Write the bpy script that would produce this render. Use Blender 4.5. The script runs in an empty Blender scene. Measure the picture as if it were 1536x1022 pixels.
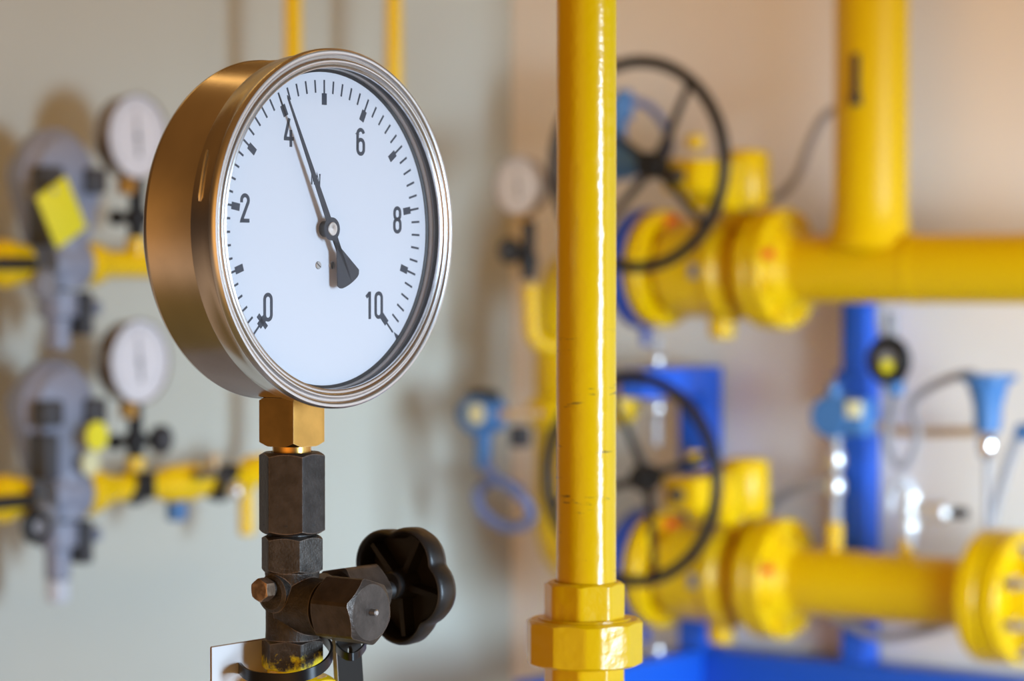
import bpy, bmesh, math, random
from mathutils import Vector, Matrix
PI = math.pi
random.seed(7)
sc = bpy.context.scene
COL = sc.collection

# ------------------------------------------------------------------ camera
F, CX, CY = 4000.0, 768.0, 511.0
CAMZ = 1.5
PITCH = math.atan(106.0 / F)
cam_d = bpy.data.cameras.new('camera')
cam = bpy.data.objects.new('camera', cam_d); COL.objects.link(cam)
cam.location = (0, 0, CAMZ)
cam.rotation_euler = (PI / 2 - PITCH, 0, 0)
cam_d.sensor_width = 36.0
cam_d.lens = 36.0 * F / 1536.0
cam_d.dof.use_dof = True
cam_d.dof.focus_distance = 1.185
cam_d.dof.aperture_fstop = 8.4
cam_d.dof.aperture_blades = 0
cam_d.clip_end = 50
sc.camera = cam

def ray(px, py):
    a, b = (px - CX) / F, -(py - CY) / F
    return Vector((a, math.cos(PITCH) + b * math.sin(PITCH), -math.sin(PITCH) + b * math.cos(PITCH)))
def P(px, py, Y):
    r = ray(px, py); r = r * (Y / r.y)
    return Vector((r.x, r.y, r.z + CAMZ))
# the room: two walls at a right angle, corner CO, left wall runs along UL, right wall along UR
CO = Vector((0, 3.74, 0))
NL = Vector((.8, -.6, 0)); UL = Vector((-.6, -.8, 0))
NR = Vector((-.6, -.8, 0)); UR = Vector((.8, -.6, 0))
def onplane(px, py, n, d):
    r = ray(px, py); o = Vector((0, 0, CAMZ))
    t = (d - (o - CO).dot(n)) / r.dot(n)
    return o + r * t
def lp(px, py, d): return onplane(px, py, NL, d)
def rp(px, py, d): return onplane(px, py, NR, d)
ALW = math.atan2(.8, .6)          # local -Y looks into the room from the left wall
ARW = -math.atan2(.6, .8)
def frame(loc, rz=0.0): return Matrix.Translation(loc) @ Matrix.Rotation(rz, 4, 'Z')
T = Matrix.Translation
FRONT = Matrix.Rotation(PI / 2, 4, 'X')             # (x, y, h) -> (x, -h, y)
ALONGX = Matrix.Rotation(PI / 2, 4, 'Y')            # h -> +x
KNOBX = Matrix(((0, 0, 1, 0), (-1, 0, 0, 0), (0, 1, 0, 0), (0, 0, 0, 1)))   # (x, y, h) -> (h, -x, y)

# ------------------------------------------------------------------ materials
def new_mat(name):
    m = bpy.data.materials.new(name); m.use_nodes = True
    nt = m.node_tree; b = nt.nodes['Principled BSDF']
    return m, nt, b
def N(nt, t, **kw):
    n = nt.nodes.new(t)
    for k, v in kw.items():
        if hasattr(n, k): setattr(n, k, v)
        else: n.inputs[k].default_value = v
    return n
def mixc(nt, fac, a, b):
    n = nt.nodes.new('ShaderNodeMix'); n.data_type = 'RGBA'
    for sock, v in ((n.inputs[0], fac), (n.inputs[6], a), (n.inputs[7], b)):
        if isinstance(v, bpy.types.NodeSocket): nt.links.new(v, sock)
        elif isinstance(v, (int, float)): sock.default_value = v
        else: sock.default_value = (*v, 1)
    return n.outputs[2]
def ramp(nt, inp, stops):
    r = nt.nodes.new('ShaderNodeValToRGB'); e = r.color_ramp.elements
    while len(e) < len(stops): e.new(0.5)
    for el, (p, c) in zip(e, stops):
        el.position = p; el.color = (c, c, c, 1) if isinstance(c, (int, float)) else (*c, 1)
    nt.links.new(inp, r.inputs[0]); return r.outputs[0]
def mat(name, col, rough=.5, metal=0.0, bump=0.0, bscale=200.0, var=0.0, vscale=30.0, coat=0.0, wear=None, spec=None, stretch=None):
    m, nt, b = new_mat(name)
    b.inputs['Roughness'].default_value = rough
    b.inputs['Metallic'].default_value = metal
    b.inputs['Coat Weight'].default_value = coat
    if spec is not None: b.inputs['Specular IOR Level'].default_value = spec
    tc = N(nt, 'ShaderNodeTexCoord'); co = tc.outputs['Object']
    if stretch:
        mp = N(nt, 'ShaderNodeMapping'); mp.inputs['Scale'].default_value = stretch
        nt.links.new(co, mp.inputs[0]); co = mp.outputs[0]
    c = None
    if var:
        nz = N(nt, 'ShaderNodeTexNoise', Scale=vscale, Detail=4.0); nt.links.new(co, nz.inputs['Vector'])
        f = ramp(nt, nz.outputs[0], [(.35, 0.0), (.65, 1.0)])
        c = mixc(nt, f, [x * (1 - var) for x in col], [min(1, x * (1 + var)) for x in col])
    if wear:
        wc, rad = wear
        bv = N(nt, 'ShaderNodeBevel', samples=4); bv.inputs['Radius'].default_value = rad
        ge = N(nt, 'ShaderNodeNewGeometry')
        dt = N(nt, 'ShaderNodeVectorMath', operation='DOT_PRODUCT')
        nt.links.new(bv.outputs[0], dt.inputs[0]); nt.links.new(ge.outputs['Normal'], dt.inputs[1])
        nz2 = N(nt, 'ShaderNodeTexNoise', Scale=260.0, Detail=5.0); nt.links.new(tc.outputs['Object'], nz2.inputs['Vector'])
        sub = N(nt, 'ShaderNodeMath', operation='MULTIPLY_ADD'); sub.inputs[1].default_value = .22; 
        nt.links.new(nz2.outputs[0], sub.inputs[0]); nt.links.new(dt.outputs['Value'], sub.inputs[2])
        f = ramp(nt, sub.outputs[0], [(.985, .75), (1.06, 0.0)])
        c = mixc(nt, f, c if c is not None else col, wc)
    if c is None: b.inputs['Base Color'].default_value = (*col, 1)
    else: nt.links.new(c, b.inputs['Base Color'])
    if bump:
        nz = N(nt, 'ShaderNodeTexNoise', Scale=bscale, Detail=3.0); nt.links.new(co, nz.inputs['Vector'])
        bp = N(nt, 'ShaderNodeBump', Strength=bump, Distance=.001)
        nt.links.new(nz.outputs[0], bp.inputs['Height']); nt.links.new(bp.outputs[0], b.inputs['Normal'])
    return m
YEL = (.68, .425, .0)
YEL_LIT = (.86, .56, .0)  # same yellow lightened, daylight put into the colour of the lit parts
M = {}
M['yellow'] = mat('yellow_enamel', YEL, .33, bump=.10, bscale=90, spec=.28)
M['yellow_lit'] = mat('yellow_enamel_lit', YEL_LIT, .24, bump=.55, bscale=130)
M['tag'] = mat('yellow_tag_plastic', (.80, .74, .02), .6)
M['steel'] = mat('brushed_stainless', (.66, .60, .54), .22, 1.0, bump=.04, bscale=60, var=.06, vscale=40)
M['bezel'] = mat('polished_stainless', (.76, .75, .75), .27, 1.0)
M['chrome'] = mat('chrome', (.85, .85, .86), .10, 1.0)
M['satin'] = mat('satin_chrome', (.80, .81, .83), .34, 1.0)
M['satin_rough'] = mat('worn_chrome', (.86, .88, .90), .52, 1.0)
M['pale'] = mat('pale_plastic', (.55, .60, .68), .4)
M['screw'] = mat('screw_steel', (.55, .55, .55), .35, 1.0)
M['brass'] = mat('brass', (.74, .44, .12), .28, 1.0, var=.12, vscale=60, bump=.05, bscale=300, wear=((.95, .75, .4), .0006))
M['oxide'] = mat('black_oxide_steel', (.042, .037, .034), .42, .5, bump=.25, bscale=700, var=.25, vscale=180, wear=((.36, .25, .18), .0010))
M['casting'] = mat('dark_cast_steel', (.058, .051, .044), .50, .4, bump=.45, bscale=900, var=.3, vscale=220, wear=((.34, .27, .22), .0009))
M['capnut'] = mat('blackened_cap_nut', (.085, .070, .060), .42, .55, bump=.22, bscale=700, var=.2, vscale=160, wear=((.45, .36, .29), .0006))
M['bakelite'] = mat('black_bakelite', (.016, .014, .013), .38, bump=.10, bscale=400)
M['rubber'] = mat('black_rubber', (.012, .012, .014), .5)
M['greyring'] = mat('grey_spacer', (.10, .10, .11), .45)
M['lightring'] = mat('light_spacer', (.42, .42, .43), .4)
M['dial'] = mat('white_dial', (.70, .71, .76), .55)
M['ink'] = mat('dial_ink', (.030, .036, .055), .6)
M['pointer'] = mat('pointer_black', (.028, .030, .042), .5)
M['bolt'] = mat('tarnished_bolt', (.42, .29, .20), .40, .9, var=.3, vscale=300, bump=.2, bscale=500, wear=((.8, .65, .5), .0006))
M['nylon'] = mat('black_nylon', (.007, .007, .008), .30, spec=.3)
M['card'] = mat('white_card', (.80, .80, .80), .5)
M['card_edge'] = mat('card_edge', (.30, .20, .12), .7)
M['strapmetal'] = mat('dark_strap', (.022, .020, .018), .6, .0, bump=.1, spec=.25)
M['black'] = mat('black_paint', (.012, .011, .011), .45, spec=.3)
M['grey'] = mat('grey_casting', (.25, .28, .37), .5, .1, bump=.2, bscale=300)
M['darkgrey'] = mat('dark_grey', (.045, .047, .055), .5)
M['midgrey'] = mat('mid_grey', (.22, .22, .24), .45)
M['blue'] = mat('blue_enamel', (.010, .105, .62), .35)
M['flangeblue'] = mat('dark_blue_enamel', (.012, .05, .30), .4)
M['lightblue'] = mat('light_blue_housing', (.048, .165, .40), .45)
M['cable'] = mat('blue_grey_cable', (.12, .17, .36), .5)
M['greycable'] = mat('grey_cable', (.34, .34, .37), .5)
M['red'] = mat('red_mark', (.75, .06, .02), .5)
M['cream'] = mat('cream_label', (.72, .70, .42), .6)
M['copper'] = mat('tan_tube', (.55, .38, .20), .4, .3)

# valve body: cast steel with yellow paint smeared round the foot
def cast_with_paint():
    m = M['casting'].copy(); m.name = 'cast_steel_yellow_smear'
    nt = m.node_tree; b = nt.nodes['Principled BSDF']
    old = b.inputs['Base Color'].links[0].from_socket
    tc = N(nt, 'ShaderNodeTexCoord'); sx = N(nt, 'ShaderNodeSeparateXYZ'); nt.links.new(tc.outputs['Object'], sx.inputs[0])
    nz = N(nt, 'ShaderNodeTexNoise', Scale=110.0, Detail=5.0, Roughness=.65); nt.links.new(tc.outputs['Object'], nz.inputs['Vector'])
    ma = N(nt, 'ShaderNodeMath', operation='MULTIPLY_ADD'); nt.links.new(nz.outputs[0], ma.inputs[0]); ma.inputs[1].default_value = -.034
    of = N(nt, 'ShaderNodeMath', operation='ADD'); nt.links.new(sx.outputs['Z'], of.inputs[0]); of.inputs[1].default_value = .0150; nt.links.new(of.outputs[0], ma.inputs[2])
    f = ramp(nt, ma.outputs[0], [(0.0, 1.0), (.0006, 0.0)])
    ad = ma
    c = mixc(nt, f, old, (.80, .62, .0)); nt.links.new(c, b.inputs['Base Color'])
    mt = N(nt, 'ShaderNodeMath', operation='MULTIPLY_ADD'); nt.links.new(f, mt.inputs[0]); mt.inputs[1].default_value = -.45; mt.inputs[2].default_value = .45
    nt.links.new(mt.outputs[0], b.inputs['Metallic'])
    return m
M['casting_paint'] = cast_with_paint()
# riser in front: yellow enamel with fine scuffs and dark hairline scratches
def scuffed_yellow():
    m = mat('yellow_enamel_scuffed', YEL_LIT, .19, bump=.45, bscale=110)
    nt = m.node_tree; b = nt.nodes['Principled BSDF']
    tc = N(nt, 'ShaderNodeTexCoord'); mp = N(nt, 'ShaderNodeMapping'); mp.inputs['Scale'].default_value = (30, 30, 210)
    nt.links.new(tc.outputs['Object'], mp.inputs[0])
    nz = N(nt, 'ShaderNodeTexNoise', Scale=1.0, Detail=6.0, Roughness=.7); nt.links.new(mp.outputs[0], nz.inputs['Vector'])
    f1 = ramp(nt, nz.outputs[0], [(.615, 0.0), (.65, .75)])
    sx = N(nt, 'ShaderNodeSeparateXYZ'); nt.links.new(tc.outputs['Object'], sx.inputs[0])
    band = N(nt, 'ShaderNodeMapRange'); nt.links.new(sx.outputs['Z'], band.inputs[0])
    band.inputs[1].default_value = 1.475; band.inputs[2].default_value = 1.455
    mu = N(nt, 'ShaderNodeMath', operation='MULTIPLY'); nt.links.new(f1, mu.inputs[0]); nt.links.new(band.outputs[0], mu.inputs[1])
    nt.links.new(mixc(nt, mu.outputs[0], YEL_LIT, (.10, .07, .03)), b.inputs['Base Color'])
    return m
M['yellow_pipe'] = scuffed_yellow()
def glass():
    m = bpy.data.materials.new('gauge_glass'); m.use_nodes = True; nt = m.node_tree
    for n in list(nt.nodes): nt.nodes.remove(n)
    o = N(nt, 'ShaderNodeOutputMaterial'); mx = N(nt, 'ShaderNodeMixShader')
    tr = N(nt, 'ShaderNodeBsdfTransparent'); gl = N(nt, 'ShaderNodeBsdfGlossy'); gl.inputs['Roughness'].default_value = .02
    lw = N(nt, 'ShaderNodeLayerWeight'); lw.inputs[0].default_value = .5
    pw = N(nt, 'ShaderNodeMath', operation='POWER'); nt.links.new(lw.outputs['Facing'], pw.inputs[0]); pw.inputs[1].default_value = 5.0
    ml = N(nt, 'ShaderNodeMath', operation='MULTIPLY_ADD'); nt.links.new(pw.outputs[0], ml.inputs[0]); ml.inputs[1].default_value = .8; ml.inputs[2].default_value = .02
    nt.links.new(ml.outputs[0], mx.inputs[0]); nt.links.new(tr.outputs[0], mx.inputs[1]); nt.links.new(gl.outputs[0], mx.inputs[2])
    nt.links.new(mx.outputs[0], o.inputs[0]); return m
M['glass'] = glass()
M['wall_left'] = mat('painted_wall_left', (.505, .52, .465), .8, bump=.1, bscale=40, var=.02, vscale=3)
M['wall_right'] = mat('painted_wall_right', (.80, .76, .71), .8, bump=.1, bscale=40, var=.02, vscale=3)
M['floor'] = mat('floor_paint', (.42, .46, .52), .5, var=.05, vscale=4)

# ------------------------------------------------------------------ mesh builder
MW = {}
class MB:
    def __init__(s): s.bm = bmesh.new()
    def grid(s, rows, closed_u=True, closed_v=False, X=None):
        vs = []
        for row in rows:
            if len(row) == 1: vs.append([s.bm.verts.new(X @ Vector(row[0]) if X else row[0])])
            else: vs.append([s.bm.verts.new(X @ Vector(p) if X else p) for p in row])
        n = len(vs)
        for i in range(n if closed_v else n - 1):
            a, b = vs[i], vs[(i + 1) % n]
            m = max(len(a), len(b))
            for j in range(m if closed_u else m - 1):
                k = (j + 1) % m
                q = [a[j % len(a)], a[k % len(a)], b[k % len(b)], b[j % len(b)]]
                u = []
                for v in q:
                    if v not in u: u.append(v)
                if len(u) >= 3:
                    try: s.bm.faces.new(u)
                    except ValueError: pass
        return vs
    def lathe(s, prof, X=None, seg=72, closed=False):
        rows = []
        for r, h in prof:
            if r <= 1e-9: rows.append([(0, 0, h)])
            else: rows.append([(r * math.cos(2 * PI * j / seg), r * math.sin(2 * PI * j / seg), h) for j in range(seg)])
        s.grid(rows, True, closed, X); return s
    def cyl(s, r, h0, h1, X=None, seg=48, bev=0.0):
        b = bev
        p = [(0, h0), (r - b, h0), (r, h0 + b), (r, h1 - b), (r - b, h1), (0, h1)] if b else [(0, h0), (r, h0), (r, h1), (0, h1)]
        return s.lathe(p, X, seg)
    def nut(s, sides, af, h0, h1, X=None, c0=.93, c1=.93, rot=0.0, rnd=.985, hole=0.0, per=10, angs=None):
        """prism with n flats, end edges cut by a cone as on real nuts; c0/c1 = face circle as a share of half the flats width"""
        ap = af / 2
        angs = angs or [rot + 2 * PI * k / sides for k in range(sides)]      # vertex directions
        outer = []
        R = ap / math.cos(PI / sides)
        pts = [(R * math.cos(a), R * math.sin(a)) for a in angs]
        for k in range(len(angs)):
            x0, y0 = pts[k]; x1, y1 = pts[(k + 1) % len(pts)]
            for q in range(per):
                t = q / per; x, y = x0 + (x1 - x0) * t, y0 + (y1 - y0) * t
                r = math.hypot(x, y); f = min(1, R * rnd / r); outer.append((x * f, y * f, min(r, R * rnd)))
        k30 = math.tan(math.radians(30))
        rc0, rc1 = ap * c0, ap * c1
        rows = [[(0, 0, h0)]] if not hole else [[(hole * math.cos(math.atan2(y, x)), hole * math.sin(math.atan2(y, x)), h0) for x, y, r in outer]]
        rows.append([(x / r * min(rc0, r), y / r * min(rc0, r), h0) for x, y, r in outer])
        rows.append([(x, y, h0 + max(0, r - rc0) * k30) for x, y, r in outer])
        rows.append([(x, y, h1 - max(0, r - rc1) * k30) for x, y, r in outer])
        rows.append([(x / r * min(rc1, r), y / r * min(rc1, r), h1) for x, y, r in outer])
        rows.append([(0, 0, h1)] if not hole else [(hole * math.cos(math.atan2(y, x)), hole * math.sin(math.atan2(y, x)), h1) for x, y, r in outer])
        s.grid(rows, True, bool(hole), X); return s
    def tube(s, pts, r, seg=20, X=None, cap=True, closed=False):
        pts = [Vector(p) for p in pts]; n = len(pts)
        rr = r if isinstance(r, (list, tuple)) else [r] * n
        tans = []
        for i in range(n):
            a = pts[(i - 1) % n] if (closed or i > 0) else pts[i]
            b = pts[(i + 1) % n] if (closed or i < n - 1) else pts[i]
            tans.append((b - a).normalized())
        up = Vector((0, 0, 1)) if abs(tans[0].z) < .9 else Vector((1, 0, 0))
        nx = tans[0].cross(up).normalized(); rows = []
        for i in range(n):
            t = tans[i]; nx = (nx - t * nx.dot(t)).normalized(); ny = t.cross(nx)
            rows.append([tuple(pts[i] + (nx * math.cos(2 * PI * j / seg) + ny * math.sin(2 * PI * j / seg)) * rr[i]) for j in range(seg)])
        if cap and not closed: rows = [[tuple(pts[0])]] + rows + [[tuple(pts[-1])]]
        s.grid(rows, True, closed, X); return s
    def box(s, x0, x1, y0, y1, z0, z1, X=None, bev=0.0, seg=2):
        vs = [s.bm.verts.new((X @ Vector(p)) if X else p) for p in ((x0, y0, z0), (x1, y0, z0), (x1, y1, z0), (x0, y1, z0), (x0, y0, z1), (x1, y0, z1), (x1, y1, z1), (x0, y1, z1))]
        fs = [s.bm.faces.new([vs[i] for i in q]) for q in ((0, 3, 2, 1), (4, 5, 6, 7), (0, 1, 5, 4), (1, 2, 6, 5), (2, 3, 7, 6), (3, 0, 4, 7))]
        if bev:
            es = list({e for f in fs for e in f.edges})
            bmesh.ops.bevel(s.bm, geom=es, offset=bev, segments=seg, affect='EDGES', profile=.5)
        return s
    def prism(s, poly, h0, h1, X=None):
        a = [s.bm.verts.new((X @ Vector((x, y, h0))) if X else (x, y, h0)) for x, y in poly]
        b = [s.bm.verts.new((X @ Vector((x, y, h1))) if X else (x, y, h1)) for x, y in poly]
        n = len(poly)
        s.bm.faces.new(a[::-1]); s.bm.faces.new(b)
        for i in range(n): s.bm.faces.new([a[i], a[(i + 1) % n], b[(i + 1) % n], b[i]])
        return s
    def stroke(s, pts, w, h0, h1, X=None, closed=False):
        """flat pen stroke of width w along a 2D line, mitred"""
        n = len(pts); L, Rr = [], []
        for i in range(n):
            p = Vector(pts[i])
            a = Vector(pts[(i - 1) % n]) if (closed or i > 0) else None
            b = Vector(pts[(i + 1) % n]) if (closed or i < n - 1) else None
            d0 = (p - a).normalized() if a is not None else (b - p).normalized()
            d1 = (b - p).normalized() if b is not None else d0
            t = (d0 + d1).normalized(); nn = Vector((-t.y, t.x)); k = max(.5, nn.dot(Vector((-d0.y, d0.x))))
            L.append(p + nn * (w / 2 / k)); Rr.append(p - nn * (w / 2 / k))
        rows = [[(l.x, l.y, h0), (l.x, l.y, h1), (r.x, r.y, h1), (r.x, r.y, h0)] for l, r in zip(L, Rr)]
        vs = s.grid(rows, True, closed, X)
        if not closed:
            s.bm.faces.new(vs[0]); s.bm.faces.new(vs[-1][::-1])
        return s
    def build(s, name, m, parent=None, sharp=32, smooth=True, inv=None):
        bm = s.bm
        if inv is not None: bm.transform(inv)
        bmesh.ops.recalc_face_normals(bm, faces=bm.faces)
        me = bpy.data.meshes.new(name); bm.to_mesh(me); bm.free()
        me.materials.append(M[m] if isinstance(m, str) else m)
        if smooth:
            for p in me.polygons: p.use_smooth = True
            me.set_sharp_from_angle(angle=math.radians(sharp))
        o = bpy.data.objects.new(name, me); COL.objects.link(o)
        if parent is not None: o.parent = parent
        return o

def tag(o, label=None, cat=None, group=None, kind=None):
    for k, v in (('label', label), ('category', cat), ('group', group), ('kind', kind)):
        if v: o[k] = v
    return o
def thing(name, label, cat, X, group=None):
    o = bpy.data.objects.new(name, None); COL.objects.link(o)
    o.empty_display_size = .02; o.matrix_world = X
    MW[o.name] = X.copy()
    return tag(o, label, cat, group)
def inv(o): return MW[o.name].inverted()
def copy_tree(o, X, label, group=None):
    c = o.copy(); COL.objects.link(c); c.matrix_world = X; MW[c.name] = X.copy()
    c['label'] = label
    if group: c['group'] = group
    for ch in [x for x in COL.objects if x.parent == o]:
        d = ch.copy(); COL.objects.link(d); d.parent = c
        for g in [x for x in COL.objects if x.parent == ch]:
            e = g.copy(); COL.objects.link(e); e.parent = d
    return c
def curve(pts, n=10, closed=False):
    """Catmull-Rom through the points"""
    pts = [Vector(p) for p in pts]; out = []; m = len(pts)
    rng = range(m) if closed else range(m - 1)
    for i in rng:
        p1, p2 = pts[i], pts[(i + 1) % m]
        p0 = pts[(i - 1) % m] if (closed or i > 0) else p1 * 2 - p2
        p3 = pts[(i + 2) % m] if (closed or i < m - 2) else p2 * 2 - p1
        for k in range(n):
            t = k / n
            out.append(.5 * ((2 * p1) + (p2 - p0) * t + (2 * p0 - 5 * p1 + 4 * p2 - p3) * t * t + (3 * p1 - p0 - 3 * p2 + p3) * t ** 3))
    if not closed: out.append(pts[-1])
    return out
def bend(pts, r, n=8):
    """polyline with rounded corners of radius r"""
    pts = [Vector(p) for p in pts]; out = [pts[0]]
    for i in range(1, len(pts) - 1):
        a, b, c = pts[i - 1], pts[i], pts[i + 1]
        d0, d1 = (a - b).normalized(), (c - b).normalized()
        ang = d0.angle(d1); cut = r / math.tan(ang / 2)
        cut = min(cut, (a - b).length * .49, (c - b).length * .49)
        p0, p1 = b + d0 * cut, b + d1 * cut
        ctr = b + (d0 + d1).normalized() * (cut / math.cos(ang / 2))
        v0, v1 = p0 - ctr, p1 - ctr; th = v0.angle(v1)
        for k in range(n + 1):
            t = k / n
            out.append(ctr + (v0 * math.sin((1 - t) * th) + v1 * math.sin(t * th)) / math.sin(th))
    out.append(pts[-1]); return out

# ------------------------------------------------------------------ setting
b = MB(); q = [CO, CO + UL * 6.0]
LWM = frame(CO, ALW); RWM = frame(CO, ARW)
def wallbox(name, m, X, x0, x1):
    b = MB(); b.box(x0, x1, 0, .12, 0, 3.2); o = b.build(name, m, smooth=False); o.matrix_world = X
    return tag(o, kind='structure')
wallbox('wall_left', 'wall_left', LWM, -1.75, 0.0)
wallbox('wall_right', 'wall_right', RWM, 0.0, 5.0)
b = MB(); b.box(-3.6, .0, -2.72, -2.60, 1.69, 3.2); lt = b.build('light_blocker', 'wall_left', smooth=False); lt.matrix_world = LWM; tag(lt, kind='structure')  # unseen panel added to hold daylight off the upper walls
b = MB(); b.box(-2.4, 0.0, -2.6, 0.0, -.1, 0.0); fl = b.build('floor', 'floor', smooth=False); fl.matrix_world = LWM; tag(fl, kind='structure')

# ------------------------------------------------------------------ 1 the large pressure gauge
GYAW = math.radians(52.28)
GC = Vector((-.07656, 1.19288, CAMZ + .01835))
GM = frame(GC, GYAW)
gauge = thing('pressure_gauge', 'large round pressure gauge with steel case in sharp focus, white dial numbered 0 to 10', 'pressure gauge', GM)
b = MB()
b.lathe([(0, -.0490), (.070, -.0490), (.0745, -.0484), (.0765, -.0470), (.0773, -.0450), (.0773, -.0440), (.0768, -.0432), (.0768, -.0180), (.0762, -.0165),
         (.0762, -.0105), (0, -.0105)], FRONT, 160)
b.build('case', 'steel', gauge, 40)
b = MB()
b.lathe([(.0760, -.0050), (.0794, -.0050), (.0802, -.0042), (.0806, -.0028), (.0805, -.0012), (.0797, -.0002), (.0786, .0000),
         (.0776, -.0005), (.0771, -.0012), (.0764, -.0012), (.0757, -.0004), (.0749, -.0002), (.0741, -.0005), (.0735, -.0013), (.0730, -.0013), (.0724, -.0010), (.0719, -.0013),
         (.0718, -.0022), (.0735, -.0026), (.0760, -.0045)], FRONT, 180, closed=True)
sk = MB(); sk.lathe([(.0764, -.0165), (.0780, -.0167), (.0784, -.0160), (.0786, -.0090), (.0790, -.0060), (.0794, -.0048), (.0762, -.0048)], FRONT, 180, closed=True)
sk.build('bezel_skirt', 'steel', gauge, 40)
bz = b.build('bezel_ring', 'bezel', gauge, 40); bz['label'] = 'polished steel bezel ring round the glass'
b = MB(); b.lathe([(.0719, -.0024), (.0719, -.0046), (.0735, -.0046), (.0735, -.0024)], FRONT, 128, closed=True); b.build('rubber_gasket', 'rubber', gauge)
b = MB(); b.lathe([(.0722, -.0046), (.0722, -.0060), (.0735, -.0060), (.0735, -.0046)], FRONT, 128, closed=True); b.build('spacer_ring', 'greyring', gauge)
b = MB(); b.lathe([(.0722, -.0060), (.0716, -.0064), (.0716, -.0078), (.0735, -.0078), (.0735, -.0060)], FRONT, 128, closed=True); b.build('retaining_ring', 'lightring', gauge)
b = MB(); b.lathe([(.0718, -.0078), (.0703, -.0084), (.0703, -.0092), (.0735, -.0092), (.0735, -.0078)], FRONT, 128, closed=True); b.build('dial_edge_shade', 'rubber', gauge)  # dark ring that colours in the shadow round the dial edge
b = MB(); b.lathe([(0, -.0100), (.0735, -.0100), (.0735, -.0090), (0, -.0090)], FRONT, 128)
dial = b.build('dial', 'dial', gauge)
b = MB(); b.lathe([(0, -.0028), (.0722, -.0028), (.0722, -.0021), (0, -.0021)], FRONT, 128); b.build('glass', 'glass', gauge)
# scale marks
H0, H1 = -.00902, -.00893
def pol(r, deg): a = math.radians(deg); return (r * math.sin(a), r * math.cos(a))
b = MB(); ox = -.0008
for i in range(51):
    deg = -135 + 5.4 * i
    def q4(r0, r1, w):
        a = math.radians(deg); d = Vector((math.sin(a), math.cos(a))); n = Vector((d.y, -d.x)) * w / 2
        o = Vector((ox, 0)); b.prism([tuple(o + d * r0 + n), tuple(o + d * r1 + n), tuple(o + d * r1 - n), tuple(o + d * r0 - n)], H0, H1, FRONT)
    if i % 5 == 0:
        q4(.0605, .0668, .0010)
        q4(.0556, .0608, .0033)
        if i == 0: q4(.0566, .0590, .0078)
    else: q4(.0610, .0667, .0010)
a1, a2, a3 = Vector(pol(.0665, 135)), Vector(pol(.0728, 133.4)), Vector(pol(.0728, 136.6))
b.prism([tuple(a1), tuple(a2), tuple(a3)], H0, H1, FRONT)
b.build('scale_marks', 'ink', dial, smooth=False)
# numerals, drawn as pen strokes
def arc(cx, cy, r, a0, a1, n=14): return [(cx + r * math.cos(math.radians(a0 + (a1 - a0) * k / n)), cy + r * math.sin(math.radians(a0 + (a1 - a0) * k / n))) for k in range(n + 1)]
A, Bh = .00215, .0055
def stadium(a, y0, y1): return arc(0, y1 - a, a, 0, 180) + arc(0, y0 + a, a, 180, 360)
DIG = {
    '0': [(stadium(A, -Bh, Bh), True)],
    '1': [([(.0006, -Bh - .0008), (.0006, Bh + .0008)], False), ([(.0004, Bh + .0001), (-.0018, Bh - .0018)], False)],
    '2': [([(-A, Bh - A - .001)] + arc(0, Bh - A, A, 180, -25) + [(-A + .0001, -Bh + .0003), (-A, -Bh), (A + .0006, -Bh)], False)],
    '4': [([(.0002, Bh + .0008), (-A - .0003, -.0022), (-A - .0003, -.0027), (A + .0010, -.0027)], False), ([(.0012, .0012), (.0012, -Bh - .0008)], False)],
    '6': [(stadium(A, -Bh, .0010), True), ([(-A, -Bh + A), (-A, Bh - A)] + arc(0, Bh - A, A, 180, 12), False)],
    '8': [(stadium(A * .92, .0003, Bh), True), (stadium(A, -Bh, .0003), True)],
    'M': [([(-A, -Bh), (-A, Bh), (0, -Bh * .3), (A, Bh), (A, -Bh)], False)],
    'N': [([(-A, -Bh), (-A, Bh), (A, -Bh), (A, Bh)], False)],
}
def numeral(txt, x, y, name, k=1.0, sw=.00172, step=.0069):
    b = MB(); x0 = x - step * k * (len(txt) - 1) / 2
    for ch in txt:
        for pts, cl in DIG[ch]:
            b.stroke([(x0 + px * k, y + py * k) for px, py in pts], sw, H0, H1 + .00001, FRONT, cl)
        x0 += step * k
    o = b.build(name, 'ink', dial, smooth=False); o['label'] = 'printed "%s" on the dial' % txt
for txt, x, y in (('0', -.0380, -.0347), ('2', -.0524, .0085), ('4', -.0242, .0423), ('6', .0240, .0400), ('8', .0498, .0048), ('10', .0330, -.0346)):
    numeral(txt, x, y, 'numeral')
numeral('MN', -.0066, .0222, 'unit_mark', .44, .00095, .0080)
for x in (-.0052, .0040):
    b = MB(); b.lathe([(0, .0006), (.0016, .0006), (.0018, .0003), (.0018, -.0002), (0, -.0002)], FRONT @ T((x, -.0163, -.0090)), 24)
    s = b.build('dial_screw', 'screw', gauge)
    b = MB(); a = math.radians(-35 if x < 0 else 80)
    b.stroke([(x - .0016 * math.cos(a), -.0163 - .0016 * math.sin(a)), (x + .0016 * math.cos(a), -.0163 + .0016 * math.sin(a))], .0004, -.0088, -.00835, FRONT)
    b.build('screw_slot', 'rubber', s, smooth=False)
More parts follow.
